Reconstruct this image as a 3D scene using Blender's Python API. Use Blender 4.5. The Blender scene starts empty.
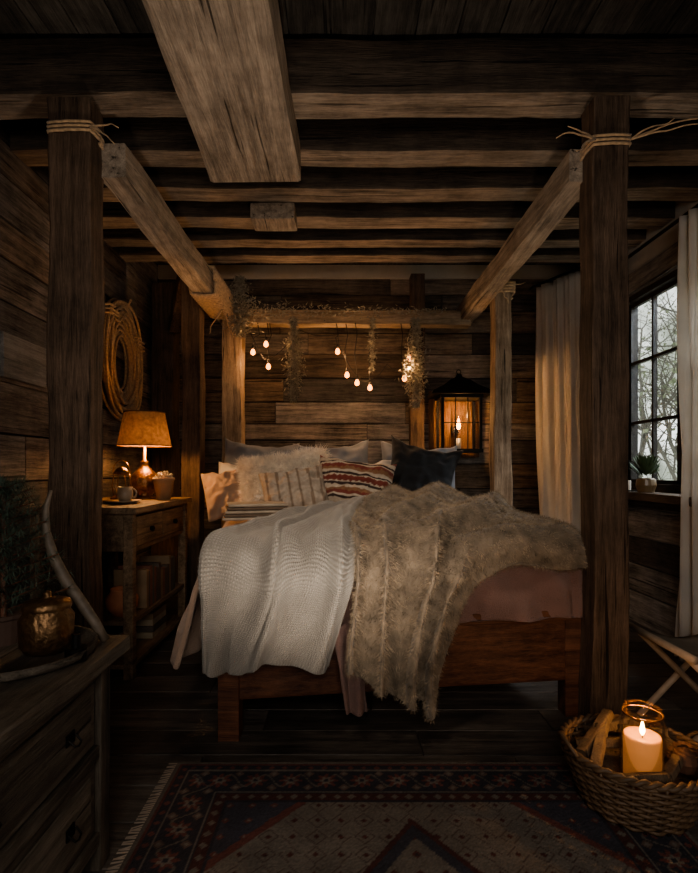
import bpy, math, random
import numpy as np
from mathutils import Vector, noise, Matrix
random.seed(7); np.random.seed(7)
C=bpy.context; D=bpy.data; S=C.scene
pi=math.pi
# ---------------------------------------------------------------- helpers
def link(o,parent=None):
    S.collection.objects.link(o)
    if parent: o.parent=parent
    return o
def empty(name):
    e=D.objects.new(name,None); e.empty_display_size=.1; return link(e)
class MB:
    def __init__(s): s.v=[];s.f=[];s.m=[]
    def add(s,vs,fs,mi=0):
        o=len(s.v); s.v+=[tuple(v) for v in vs]; s.f+=[tuple(i+o for i in f) for f in fs]; s.m+=[mi]*len(fs); return s
    def box(s,x0,x1,y0,y1,z0,z1,mi=0,M=None):
        vs=[Vector(p) for p in [(x0,y0,z0),(x1,y0,z0),(x1,y1,z0),(x0,y1,z0),(x0,y0,z1),(x1,y0,z1),(x1,y1,z1),(x0,y1,z1)]]
        if M is not None: vs=[M@v for v in vs]
        return s.add(vs,[(0,3,2,1),(4,5,6,7),(0,1,5,4),(1,2,6,5),(2,3,7,6),(3,0,4,7)],mi)
    def lathe(s,prof,c=(0,0,0),n=32,mi=0,M=None,ripple=None):
        vs=[];fs=[]
        for (r,z) in prof:
            for k in range(n):
                a=2*pi*k/n; rr=r
                if ripple: rr=r*(1+ripple(a,z))
                p=Vector((c[0]+rr*math.cos(a),c[1]+rr*math.sin(a),c[2]+z))
                vs.append(M@p if M is not None else p)
        for i in range(len(prof)-1):
            for k in range(n):
                k2=(k+1)%n
                fs.append((i*n+k,i*n+k2,(i+1)*n+k2,(i+1)*n+k))
        return s.add(vs,fs,mi)
    def tube(s,pts,r,n=8,mi=0,closed=False):
        pts=[Vector(p) for p in pts]; N=len(pts); vs=[];fs=[]
        if N<2: return s
        prev=None
        for i,p in enumerate(pts):
            if closed: t=(pts[(i+1)%N]-pts[i-1])
            else: t=pts[min(i+1,N-1)]-pts[max(i-1,0)]
            if t.length<1e-9: t=Vector((0,0,1))
            t.normalize()
            if prev is None:
                a=Vector((0,0,1)) if abs(t.z)<.9 else Vector((1,0,0))
                u=t.cross(a).normalized()
            else:
                u=(prev-t*prev.dot(t))
                u=u.normalized() if u.length>1e-6 else t.orthogonal().normalized()
            prev=u; w=t.cross(u)
            rr=r[i] if isinstance(r,(list,tuple)) else r
            for k in range(n):
                a=2*pi*k/n; vs.append(p+u*rr*math.cos(a)+w*rr*math.sin(a))
        for i in range(N if closed else N-1):
            j=(i+1)%N
            for k in range(n):
                k2=(k+1)%n; fs.append((i*n+k,i*n+k2,j*n+k2,j*n+k))
        if not closed:
            fs.append(tuple(reversed(range(n)))); fs.append(tuple((N-1)*n+k for k in range(n)))
        return s.add(vs,fs,mi)
    def beam(s,p0,p1,w,h,up=(0,0,1),jit=.004,step=.12,w1=None,h1=None,mi=0,ch=.035,bot=None):
        p0=Vector(p0);p1=Vector(p1);t=(p1-p0);L=t.length;t.normalize()
        up=Vector(up); side=t.cross(up).normalized(); up=side.cross(t).normalized()
        n=max(2,int(L/step)); w1=w1 or w; h1=h1 or h
        sd=random.random()*100; vs=[];fs=[]
        a=1-ch*2
        ring=[(-a,-1),(-a/3,-1),(a/3,-1),(a,-1),(1,-a),(1,-a/3),(1,a/3),(1,a),(a,1),(a/3,1),(-a/3,1),(-a,1),(-1,a),(-1,a/3),(-1,-a/3),(-1,-a)]
        K=len(ring)
        for i in range(n+1):
            f=i/n; c=p0+t*L*f; ww=(w+(w1-w)*f)/2; hh=(h+(h1-h)*f)/2
            for (x,y) in ring:
                q=c+side*x*ww+up*y*hh
                nv=noise.noise_vector(q*2+Vector((sd,0,0)))*jit*1.8+noise.noise_vector(q*11+Vector((0,sd,0)))*jit*.6
                nv-=t*nv.dot(t)
                vs.append(q+nv)
        mm_=[]
        for i in range(n):
            for k in range(K):
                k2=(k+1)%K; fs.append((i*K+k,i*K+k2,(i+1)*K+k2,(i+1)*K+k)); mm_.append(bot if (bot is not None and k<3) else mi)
        fs.append(tuple(reversed(range(K)))); fs.append(tuple(n*K+k for k in range(K))); mm_+=[mi,mi]
        s.add(vs,fs,mi); s.m[-len(mm_):]=mm_
        return s
    def obj(s,name,mats,parent=None,smooth=False,bevel=0,fix=True):
        me=D.meshes.new(name); me.from_pydata(s.v,[],s.f)
        if not isinstance(mats,(list,tuple)): mats=[mats]
        for m in mats: me.materials.append(m)
        me.polygons.foreach_set('material_index',s.m)
        if smooth: me.polygons.foreach_set('use_smooth',[True]*len(s.f))
        me.update()
        if fix:
            import bmesh
            b=bmesh.new(); b.from_mesh(me); bmesh.ops.recalc_face_normals(b,faces=b.faces); b.to_mesh(me); b.free()
        o=D.objects.new(name,me); link(o,parent)
        if bevel:
            bv=o.modifiers.new('b','BEVEL'); bv.width=bevel; bv.segments=2; bv.limit_method='ANGLE'
        return o
# ---------------------------------------------------------------- materials
def nt(name):
    m=D.materials.new(name); m.use_nodes=True; t=m.node_tree
    return m,t,t.nodes['Principled BSDF']
def N(t,k,**kw):
    n=t.nodes.new(k)
    for a,b in kw.items(): setattr(n,a,b)
    return n
def ramp(t,src,stops):
    r=N(t,'ShaderNodeValToRGB'); e=r.color_ramp.elements
    while len(e)<len(stops): e.new(.5)
    for i,(p,c) in enumerate(stops): e[i].position=p; e[i].color=(*c,1)
    t.links.new(src,r.inputs[0]); return r
def wood(name,c1,c2,axis='X',sc=1.,rough=.75,bump=.8,var=.45,satvar=0,crack=.75):
    m,t,p=nt(name); L=t.links.new
    tc=N(t,'ShaderNodeTexCoord'); g=N(t,'ShaderNodeNewGeometry')
    mul=N(t,'ShaderNodeMath',operation='MULTIPLY'); L(g.outputs['Random Per Island'],mul.inputs[0]); mul.inputs[1].default_value=37.
    ad=N(t,'ShaderNodeVectorMath',operation='ADD'); L(tc.outputs['Object'],ad.inputs[0]); L(mul.outputs[0],ad.inputs[1])
    mp=N(t,'ShaderNodeMapping'); L(ad.outputs[0],mp.inputs[0])
    s=[15*sc]*3; s['XYZ'.index(axis)]=.9*sc; mp.inputs['Scale'].default_value=s
    n1=N(t,'ShaderNodeTexNoise'); n1.inputs['Scale'].default_value=2.0; n1.inputs['Detail'].default_value=9; n1.inputs['Roughness'].default_value=.66; n1.inputs['Distortion'].default_value=.3
    L(mp.outputs[0],n1.inputs['Vector'])
    n2=N(t,'ShaderNodeTexNoise'); n2.inputs['Scale'].default_value=13; n2.inputs['Detail'].default_value=6; n2.inputs['Roughness'].default_value=.72
    L(mp.outputs[0],n2.inputs['Vector'])
    n3=N(t,'ShaderNodeTexNoise'); n3.inputs['Scale'].default_value=3.4; n3.inputs['Detail'].default_value=10; n3.inputs['Roughness'].default_value=.7; L(ad.outputs[0],n3.inputs['Vector'])
    mx=N(t,'ShaderNodeMath',operation='MULTIPLY_ADD'); L(n2.outputs[0],mx.inputs[0]); mx.inputs[1].default_value=.7; L(n1.outputs[0],mx.inputs[2])
    mx2=N(t,'ShaderNodeMath',operation='MULTIPLY_ADD'); L(n3.outputs[0],mx2.inputs[0]); mx2.inputs[1].default_value=.8; L(mx.outputs[0],mx2.inputs[2])
    dv=N(t,'ShaderNodeMath',operation='MULTIPLY'); L(mx2.outputs[0],dv.inputs[0]); dv.inputs[1].default_value=.40
    cm=tuple(a*.55+b*.45 for a,b in zip(c1,c2))
    r=ramp(t,dv.outputs[0],[(.40,c1),(.50,cm),(.60,c2)])
    mp2=N(t,'ShaderNodeMapping'); L(ad.outputs[0],mp2.inputs[0]); s2=[26*sc]*3; s2['XYZ'.index(axis)]=.8*sc; mp2.inputs['Scale'].default_value=s2
    n4=N(t,'ShaderNodeTexNoise'); n4.inputs['Scale'].default_value=1.6; n4.inputs['Detail'].default_value=3; L(mp2.outputs[0],n4.inputs['Vector'])
    cr=N(t,'ShaderNodeMapRange'); L(n4.outputs[0],cr.inputs[0]); cr.inputs[1].default_value=.31; cr.inputs[2].default_value=.36; cr.inputs[3].default_value=1-crack; cr.inputs[4].default_value=1
    mr=N(t,'ShaderNodeMapRange'); L(g.outputs['Random Per Island'],mr.inputs[0]); mr.inputs[3].default_value=1-var; mr.inputs[4].default_value=1+var
    mv=N(t,'ShaderNodeMath',operation='MULTIPLY'); L(mr.outputs[0],mv.inputs[0]); L(cr.outputs[0],mv.inputs[1])
    hs=N(t,'ShaderNodeHueSaturation'); L(r.outputs[0],hs.inputs['Color']); L(mv.outputs[0],hs.inputs['Value'])
    if satvar:
        fr=N(t,'ShaderNodeMath',operation='FRACT'); m7=N(t,'ShaderNodeMath',operation='MULTIPLY'); L(g.outputs['Random Per Island'],m7.inputs[0]); m7.inputs[1].default_value=7.3; L(m7.outputs[0],fr.inputs[0])
        ms=N(t,'ShaderNodeMapRange'); L(fr.outputs[0],ms.inputs[0]); ms.inputs[3].default_value=1-satvar; ms.inputs[4].default_value=1+satvar*.5; L(ms.outputs[0],hs.inputs['Saturation'])
    L(hs.outputs[0],p.inputs['Base Color']); p.inputs['Roughness'].default_value=rough
    p.inputs['Specular IOR Level'].default_value=.3
    hb=N(t,'ShaderNodeMath',operation='MULTIPLY_ADD'); L(cr.outputs[0],hb.inputs[0]); hb.inputs[1].default_value=.5; L(mx2.outputs[0],hb.inputs[2])
    b=N(t,'ShaderNodeBump'); b.inputs['Strength'].default_value=bump; b.inputs['Distance'].default_value=.014
    L(hb.outputs[0],b.inputs['Height']); L(b.outputs[0],p.inputs['Normal'])
    return m
def simple(name,col,rough=.6,metal=0,nscale=12,nvar=.25,bump=.15,bdist=.004,sheen=0,emit=None,es=0,attr=None,weave=None,uvweave=None,trans=0):
    m,t,p=nt(name); L=t.links.new
    tc=N(t,'ShaderNodeTexCoord'); n=N(t,'ShaderNodeTexNoise'); n.inputs['Scale'].default_value=nscale; n.inputs['Detail'].default_value=6
    L(tc.outputs['Object'],n.inputs['Vector'])
    mr=N(t,'ShaderNodeMapRange'); L(n.outputs[0],mr.inputs[0]); mr.inputs[1].default_value=.25; mr.inputs[2].default_value=.75; mr.inputs[3].default_value=1-nvar; mr.inputs[4].default_value=1+nvar
    hs=N(t,'ShaderNodeHueSaturation'); hs.inputs['Color'].default_value=(*col,1); L(mr.outputs[0],hs.inputs['Value'])
    if attr:
        a=N(t,'ShaderNodeVertexColor'); a.layer_name=attr; L(a.outputs[0],hs.inputs['Color'])
    L(hs.outputs[0],p.inputs['Base Color']); p.inputs['Roughness'].default_value=rough; p.inputs['Metallic'].default_value=metal
    p.inputs['Sheen Weight'].default_value=sheen
    if emit: p.inputs['Emission Color'].default_value=(*emit,1); p.inputs['Emission Strength'].default_value=es
    h=n.outputs[0]
    if weave:
        n2=N(t,'ShaderNodeTexNoise'); n2.inputs['Scale'].default_value=weave; n2.inputs['Detail'].default_value=2; L(tc.outputs['Object'],n2.inputs['Vector'])
        ma=N(t,'ShaderNodeMath',operation='MULTIPLY_ADD'); L(n2.outputs[0],ma.inputs[0]); ma.inputs[1].default_value=.6; L(n.outputs[0],ma.inputs[2]); h=ma.outputs[0]
    if uvweave:
        w1=N(t,'ShaderNodeTexWave'); w1.inputs['Scale'].default_value=uvweave; w1.inputs['Distortion'].default_value=1.6; L(tc.outputs['UV'],w1.inputs['Vector']); w1.bands_direction='X'
        w2=N(t,'ShaderNodeTexWave'); w2.inputs['Scale'].default_value=uvweave; w2.inputs['Distortion'].default_value=1.6; L(tc.outputs['UV'],w2.inputs['Vector']); w2.bands_direction='Y'
        ma=N(t,'ShaderNodeMath',operation='MULTIPLY'); L(w1.outputs['Fac'],ma.inputs[0]); L(w2.outputs['Fac'],ma.inputs[1]); h=ma.outputs[0]
        mr2=N(t,'ShaderNodeMapRange'); L(h,mr2.inputs[0]); mr2.inputs[3].default_value=.74; mr2.inputs[4].default_value=1.06
        mm=N(t,'ShaderNodeMath',operation='MULTIPLY'); L(mr.outputs[0],mm.inputs[0]); L(mr2.outputs[0],mm.inputs[1]); L(mm.outputs[0],hs.inputs['Value'])
    b=N(t,'ShaderNodeBump'); b.inputs['Strength'].default_value=bump; b.inputs['Distance'].default_value=bdist
    L(h,b.inputs['Height']); L(b.outputs[0],p.inputs['Normal'])
    if trans:
        tr=N(t,'ShaderNodeBsdfTranslucent'); L(hs.outputs[0],tr.inputs[0]); mxs=N(t,'ShaderNodeMixShader'); mxs.inputs[0].default_value=trans
        L(p.outputs[0],mxs.inputs[1]); L(tr.outputs[0],mxs.inputs[2]); L(mxs.outputs[0],t.nodes['Material Output'].inputs[0])
    return m
def glass(name,tint=(1,1,1)):
    m=D.materials.new(name); m.use_nodes=True; t=m.node_tree; t.nodes.clear()
    o=N(t,'ShaderNodeOutputMaterial'); a=N(t,'ShaderNodeBsdfTransparent'); a.inputs[0].default_value=(*tint,1)
    g=N(t,'ShaderNodeBsdfGlossy'); g.inputs['Roughness'].default_value=.05; mx=N(t,'ShaderNodeMixShader')
    lw=N(t,'ShaderNodeLayerWeight'); lw.inputs[0].default_value=.15
    ma=N(t,'ShaderNodeMath',operation='MULTIPLY'); t.links.new(lw.outputs['Fresnel'],ma.inputs[0]); ma.inputs[1].default_value=.4
    t.links.new(ma.outputs[0],mx.inputs[0]); t.links.new(a.outputs[0],mx.inputs[1]); t.links.new(g.outputs[0],mx.inputs[2]); t.links.new(mx.outputs[0],o.inputs[0])
    return m
def emis(name,col,s):
    m=D.materials.new(name); m.use_nodes=True; t=m.node_tree; t.nodes.clear()
    o=N(t,'ShaderNodeOutputMaterial'); e=N(t,'ShaderNodeEmission'); e.inputs[0].default_value=(*col,1); e.inputs[1].default_value=s
    t.links.new(e.outputs[0],o.inputs[0]); return m

wall_x=wood('plank_wall_x',(.026,.020,.016),(.23,.178,.138),'X',rough=.8,var=.6,satvar=.6)
wall_y=wood('plank_wall_y',(.034,.029,.025),(.28,.232,.195),'Y',rough=.8,var=.55,satvar=.6)
ceil_y=wood('ceiling_boards',(.026,.023,.020),(.17,.148,.125),'Y',var=.35)
beam_d=wood('beam_side_shaded_x',(.017,.013,.010),(.11,.080,.058),'X',var=.15)  # beam fronts and sides: shade put into a darker wood colour
beam_x=wood('beam_underside_lit_x',(.08,.060,.044),(.42,.33,.25),'X',var=.15)  # beam undersides: light from below put into a paler wood colour
beam_y=wood('beam_wood_y',(.14,.110,.083),(.52,.42,.325),'Y',var=.1)
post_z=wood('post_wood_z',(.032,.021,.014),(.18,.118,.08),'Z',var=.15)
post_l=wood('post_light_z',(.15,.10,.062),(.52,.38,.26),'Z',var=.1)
rail_x=wood('rail_wood_x',(.14,.10,.065),(.50,.37,.255),'X',var=.1)
bed_w=wood('bed_wood',(.040,.017,.010),(.18,.077,.042),'X',rough=.5,var=.12,bump=.3,crack=.3)
floor_w=wood('floor_wood',(.028,.024,.021),(.15,.125,.105),'X',rough=.42,var=.25,bump=.3,crack=.3)
dres_y=wood('dresser_wood_y',(.030,.025,.020),(.20,.165,.128),'Y',rough=.5,var=.15)
dres_z=wood('dresser_wood_z',(.026,.022,.018),(.16,.13,.10),'Z',rough=.55,var=.15)
ns_y=wood('nightstand_wood_y',(.07,.045,.028),(.34,.235,.15),'Y',rough=.6,var=.15,crack=.4)
win_w=wood('window_wood',(.01,.008,.006),(.06,.045,.035),'Y',rough=.5,var=.2)
plaster=simple('plaster',(.5,.44,.37),.9,nscale=5,nvar=.15,bump=.4,bdist=.01)
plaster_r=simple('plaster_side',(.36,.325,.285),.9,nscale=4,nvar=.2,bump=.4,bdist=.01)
iron=simple('black_iron',(.012,.011,.010),.5,.7)
rope_m=simple('jute_rope',(.42,.28,.16),.95,nscale=60,nvar=.4,bump=.6,sheen=.2)
brass=simple('aged_brass',(.24,.13,.06),.38,.9,nscale=45,nvar=.4,bump=.9,bdist=.008)
oldbrass=simple('dull_bronze',(.17,.10,.05),.42,.85,nscale=55,nvar=.4,bump=.8,bdist=.006)
ceramic=simple('stoneware',(.35,.26,.18),.4)
terra=simple('terracotta',(.40,.16,.08),.8)
dkpot=simple('dark_clay',(.07,.04,.028),.8)
glassm=glass('clear_glass'); winglass=glass('window_glass',(.97,.98,.98))
warm=(1.,.52,.20)
# ---------------------------------------------------------------- room
XL,XR,YB,YF,ZC=-1.75,2.26,5.0,-1.3,3.12
def plank_rows_x(mb,y,x0,x1,z0,z1,hh=.2,t=.035):
    z=z0
    while z<z1-.02:
        h=min(hh*random.uniform(.75,1.2),z1-z)
        if z1-(z+h)<.06: h=z1-z
        x=x0
        while x<x1-.01:
            l=random.uniform(1.1,2.4); xe=min(x+l,x1)
            if x1-xe<.4: xe=x1
            mb.beam((x+.003,y+random.uniform(-.008,.008),z+h/2),(xe-.003,y,z+h/2),t,h-.011,jit=.003,step=.3,ch=.03); x=xe
        z+=h
def plank_rows_y(mb,x,y0,y1,z0,z1,hh=.2,t=.035):
    z=z0
    while z<z1-.02:
        h=min(hh*random.uniform(.75,1.2),z1-z)
        if z1-(z+h)<.06: h=z1-z
        y=y0
        while y<y1-.01:
            l=random.uniform(1.1,2.4); ye=min(y+l,y1)
            if y1-ye<.4: ye=y1
            mb.beam((x+random.uniform(-.008,.008),y+.003,z+h/2),(x,ye-.003,z+h/2),t,h-.011,jit=.003,step=.3,ch=.03); y=ye
        z+=h
dark_back=simple('dark_backing',(.01,.008,.006),.9)
mb=MB(); plank_rows_x(mb,YB+.02,XL,XR,0,2.99); mb.box(XL-.1,XR+.1,YB+.04,YB+.2,0,ZC+.1,2); mb.box(XL,XR,YB-.005,YB+.04,2.99,ZC,1)
mb.obj('wall_back',[wall_x,plaster,dark_back])
mb=MB(); plank_rows_y(mb,XL-.02,YF,YB,0,ZC,.23); mb.box(XL-.2,XL-.04,YF-.1,YB+.1,0,ZC+.1,1)
mb.obj('wall_left',[wall_y,dark_back])
wy0,wy1,wz0,wz1=2.85,4.12,1.02,2.46
mb=MB(); TW=.09
mb.box(XR,XR+TW,YF,wy0,0,ZC+.1,1); mb.box(XR,XR+TW,wy1,YB+.1,0,ZC+.1,1); mb.box(XR,XR+TW,wy0,wy1,0,wz0,1); mb.box(XR,XR+TW,wy0,wy1,wz1,ZC+.1,1)
plank_rows_y(mb,XR-.012,YF,wy0-.02,0,2.52,.22,.03); plank_rows_y(mb,XR-.012,wy1+.02,YB,0,2.52,.22,.03); plank_rows_y(mb,XR-.012,wy0-.02,wy1+.02,0,wz0-.02,.24,.03)
mb.beam((XR-.03,2.2,2.56),(XR-.03,4.5,2.56),.08,.15,jit=.006)
mb.obj('wall_right',[wall_y,plaster_r])
MB().box(XL-.2,XR+.2,YF-.15,YF,0,ZC+.1).obj('wall_front',[wall_x])
mb=MB(); y=YF
while y<YB:
    x=XL
    while x<XR:
        l=random.uniform(1.0,2.2); xe=min(x+l,XR)
        mb.box(x+.002,xe-.002,y+.003,min(y+.2,YB)-.003,-.03,random.uniform(-.003,0)); x=xe
    y+=.2
mb.box(XL-.1,XR+.1,YF-.1,YB+.1,-.12,-.02)
mb.obj('floor',[floor_w],bevel=.003)
mb=MB(); x=XL
while x<XR:
    mb.box(x+.003,min(x+.19,XR)-.003,YF,YB,ZC+random.uniform(0,.006),ZC+.04); x+=.19
mb.box(XL-.1,XR+.1,YF-.1,YB+.1,ZC+.03,ZC+.15)
mb.obj('ceiling',[ceil_y])
for (a,b) in [(.1,.27),(.9,1.07),(1.65,1.82),(2.34,2.52),(2.76,2.92),(3.13,3.30),(3.50,3.67),(3.84,3.98),(4.12,4.27)]:
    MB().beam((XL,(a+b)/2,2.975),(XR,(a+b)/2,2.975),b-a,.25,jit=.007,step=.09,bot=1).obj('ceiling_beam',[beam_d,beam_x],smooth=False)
MB().beam((-.43,.55,2.75),(-.44,2.72,2.75),.34,.19,jit=.005,step=.08,w1=.47).obj('hanging_timber_beam',[beam_y])
MB().beam((-.43,3.31,2.80),(-.43,3.49,2.80),.28,.10,jit=.004,step=.05).obj('timber_block',[beam_y])
MB().beam((-1.62,4.84,0),(-1.62,4.84,2.86),.2,.2,up=(0,1,0),jit=.006).obj('wall_post',[post_z])
MB().beam((-1.19,4.22,0),(-1.19,4.22,2.84),.15,.15,up=(0,1,0),jit=.008).obj('wall_post',[post_z])
MB().beam((.73,4.93,0),(.73,4.93,2.99),.13,.12,up=(0,1,0),jit=.005).obj('wall_post',[post_z])
MB().beam((-1.50,4.70,2.42),(-1.28,4.34,2.82),.10,.10,jit=.006).obj('timber_brace',[post_z])
# ---------------------------------------------------------------- bed
TH=math.radians(8); ct,st=math.cos(TH),math.sin(TH); W,LB=1.73,2.15
def B(u,v,z): return Vector((-.55+u*ct-v*st,2.17+u*st+v*ct,z))
Mb=Matrix.Translation((-.55,2.17,0))@Matrix.Rotation(TH,4,'Z')
bed=empty('canopy_bed')
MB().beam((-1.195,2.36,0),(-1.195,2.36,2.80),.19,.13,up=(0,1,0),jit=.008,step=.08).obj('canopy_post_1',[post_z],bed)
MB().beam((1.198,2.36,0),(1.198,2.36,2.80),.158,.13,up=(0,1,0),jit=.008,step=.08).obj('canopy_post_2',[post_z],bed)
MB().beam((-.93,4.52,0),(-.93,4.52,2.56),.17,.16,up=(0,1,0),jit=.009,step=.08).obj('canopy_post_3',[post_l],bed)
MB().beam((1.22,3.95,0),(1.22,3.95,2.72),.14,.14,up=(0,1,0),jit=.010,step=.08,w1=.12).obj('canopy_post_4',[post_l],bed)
MB().beam((-1.06,2.40,2.58),(-.97,4.62,2.50),.14,.16,jit=.008,step=.08).obj('canopy_rail_left',[beam_y],bed)
MB().beam((1.12,2.40,2.55),(1.09,4.6,2.50),.12,.15,jit=.008,step=.08).obj('canopy_rail_right',[beam_y],bed)
MB().beam((-.95,4.5,2.46),(1.12,4.5,2.45),.13,.12,jit=.009,step=.08).obj('canopy_rail_rear',[rail_x],bed)
def bedbeam(mb,a,b,w,h,up=(0,0,1),jit=.002): mb.beam(B(*a),B(*b),w,h,up=up,jit=jit,ch=.03)
mb=MB()
bedbeam(mb,(.05,.055,.335),(W-.02,.055,.335),.045,.33)
bedbeam(mb,(.04,.05,.475),(W,.05,.475),.06,.05)
bedbeam(mb,(.07,.06,.33),(.07,LB,.33),.045,.28); bedbeam(mb,(W-.06,.06,.33),(W-.06,LB,.33),.045,.28)
bedbeam(mb,(.0,LB,.62),(W,LB,.62),.05,.6); bedbeam(mb,(-.04,LB,.95),(W+.04,LB,.95),.09,.08)
for u in (.085,W-.06):
    bedbeam(mb,(u,.065,0),(u,.065,.5),.09,.09,up=(0,1,0)); bedbeam(mb,(u,LB,0),(u,LB,.95),.09,.09,up=(0,1,0))
for k in range(9): mb.box(.06,W-.06,.15+k*.22,.25+k*.22,.40,.42,0,Mb)
mb.obj('bed_frame',[bed_w],bed)
R=.10
def top(u,v):
    return .755+.14*math.exp(-((u-1.12)/.6)**2-((v-.75)/.55)**2)+.03*min(1,max(0,(v-1.2)/.5))+.016*noise.noise(Vector((u*4,v*4,3)))
def fold(u,v,off=0,flare=0,wa=0,wk=9,ph=0,r=R,zmin=.012):
    qu=min(max(u,r),W-r); qv=min(max(v,r),LB-r); du,dv=u-qu,v-qv; d=math.hypot(du,dv)
    z0=top(qu,qv)-r
    if d<1e-6: return B(u,v,z0+r+off)
    nu,nv=du/d,dv/d; an=min(d/r,pi/2); drop=max(0,d-r*pi/2)
    out=(r+off)*math.sin(an)+flare*drop
    per=qu-qv+ .5*math.atan2(nv,nu)
    out+=wa*min(1,drop*4)*(math.sin(wk*per+ph)+.5*math.sin(wk*2.3*per+1+ph))
    z=z0+(r+off)*math.cos(an)-drop
    return B(qu+nu*out,qv+nv*out,max(z,zmin))
def gridmesh(name,fn,na,nb,mats,parent=None,sa=1,sb=1):
    vs=[];fs=[]
    for j in range(nb+1):
        for i in range(na+1): vs.append(fn(i/na,j/nb))
    for j in range(nb):
        for i in range(na):
            a=j*(na+1)+i; fs.append((a,a+1,a+na+2,a+na+1))
    me=D.meshes.new(name); me.from_pydata([tuple(v) for v in vs],[],fs)
    uv=me.uv_layers.new(name='UVMap')
    for l in me.loops:
        k=l.vertex_index; uv.data[l.index].uv=((k%(na+1))/na*sa,(k//(na+1))/nb*sb)
    me.polygons.foreach_set('use_smooth',[True]*len(fs))
    for m in (mats if isinstance(mats,(list,tuple)) else [mats]): me.materials.append(m)
    o=D.objects.new(name,me); return link(o,parent)
pink=simple('dusty_pink_linen',(.26,.145,.115),.9,nscale=7,nvar=.2,bump=.8,bdist=.04,weave=200,sheen=.15)
peach=simple('peach_quilt',(.44,.30,.215),.9,nscale=7,nvar=.12,bump=.6,bdist=.025,weave=160,sheen=.3)
cream=simple('cream_waffle_wool',(.36,.325,.28),.95,nscale=9,nvar=.14,bump=.8,bdist=.006,uvweave=38,sheen=.2)
furm=simple('fur_throw',(.19,.148,.105),.95,nscale=16,nvar=.5,bump=.6,bdist=.01,sheen=.2)
sheet=simple('mattress_ticking',(.5,.45,.38),.9)
mm=MB(); mm.box(.06,W-.06,.09,LB-.05,.42,.66,0,Mb); mm.obj('mattress',[sheet],bed,bevel=.04)
ex=.34
def cov(a,b):
    u=-ex+a*(W+2*ex); v=-ex+b*(LB+2*ex)
    w_=.014*noise.noise(Vector((u*6,v*6,2)))+.012*math.sin((u*.9+v*.5)*30+3*noise.noise(Vector((u*3,v*3,0))))
    return fold(u,v,w_,.03,.014,16,zmin=.47)
gridmesh('fitted_coverlet',cov,150,170,pink,bed)
def finish(o,th):
    if th:
        s=o.modifiers.new('s','SOLIDIFY'); s.thickness=th; s.offset=0
    u=o.modifiers.new('u','SUBSURF'); u.levels=1; u.render_levels=1
def quilt(a,b):
    u=-.46+a*1.68; v=.16+b*1.60
    n=noise.noise(Vector((u*5,v*5,1)))*.02
    n+=.016*math.sin(v*20+3*math.sin(u*4))*(1 if u<.2 else .5)
    return fold(u,v,.045+n,.24,.035,14,.6,zmin=.2)
q=gridmesh('peach_quilt',quilt,84,76,peach,sa=1.75,sb=1.3)
def lerp_list(P,b):
    x=b*(len(P)-1); i=min(int(x),len(P)-2); f=x-i
    def cr(p0,p1,p2,p3,f): return .5*((2*p1)+(-p0+p2)*f+(2*p0-5*p1+4*p2-p3)*f*f+(-p0+3*p1-3*p2+p3)*f**3)
    g=lambda j: P[min(max(j,0),len(P)-1)]
    return tuple(cr(g(i-1)[c],g(i)[c],g(i+1)[c],g(i+2)[c],f) for c in (0,1))
BL=[(-.16,-.36),(-.02,-.10),(.06,.18),(.20,.52),(.40,.86),(.66,1.12)]
BR=[(.52,-.38),(.60,-.10),(.70,.25),(.82,.60),(.98,.92),(1.12,1.12)]
def blk(a,b):
    l=lerp_list(BL,b); r_=lerp_list(BR,b)
    u=l[0]+(r_[0]-l[0])*a; v=l[1]+(r_[1]-l[1])*a
    v+=.03*math.sin(a*11+1)*(1-b)
    ph=a*2*pi*2.4+1.8*math.sin(b*3.2)+1.1*noise.noise(Vector((a*2.5,b*3.5,7)))
    rid=(math.sin(ph)*.5+.5)**.8
    ph2=a*2*pi*6.3-2.2*b+1.2*noise.noise(Vector((a*4,b*4,3)))
    edge=min(1,a/.07,(1-a)/.07,(1-b)/.05)
    amp=.060*(1-.35*b)
    off=.085+(amp*rid+.012*math.sin(ph2))*max(.3,edge)+.022*noise.noise(Vector((u*5,v*5,9)))
    u+=.025*math.cos(ph)*(1-.5*b)
    return fold(u,v,off,.0,.012,12,2.,zmin=.03)
k=gridmesh('waffle_blanket',blk,110,130,cream,sa=.75,sb=1.50)
Lp=[(.56,-.40),(.60,-.12),(.66,.22),(.78,.62),(.98,1.02),(1.15,1.2)]
Rp=[(.97,-.64),(1.02,-.30),(1.22,-.05),(1.70,-.02),(1.84,.25),(1.84,.90)]
def thr(a,b):
    l=lerp_list(Lp,b); r_=lerp_list(Rp,b)
    u=l[0]+(r_[0]-l[0])*a; v=l[1]+(r_[1]-l[1])*a
    v+=.02*math.sin(a*19)*(1-b)
    ph=a*2*pi*3.7+1.6*math.sin(b*4.5)+2.0*noise.noise(Vector((a*2.6,b*3.2,0)))
    rid=math.sin(ph)*.5+.5; rid=rid**.8
    amp=(.085+.035*noise.noise(Vector((a*4,b*2,8))))*(1.0-.45*b)
    edge=min(1,a/.06,(1-a)/.14,(1-b)/.05)
    off=.085+.02*min(1,(1-a)/.2)-(.04 if a>.85 else .04*max(0,(a-.6)/.25))+amp*rid*max(.12,edge)+.03*noise.noise(Vector((u*5,v*5,4)))
    u+=.03*math.cos(ph)*(1-.5*b)
    return fold(u,v,off,.02,0,9,zmin=.05)
th=gridmesh('fur_throw_blanket',thr,130,120,furm,sa=1,sb=1.8)
finish(q,.03); finish(k,.016); finish(th,.014)
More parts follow.
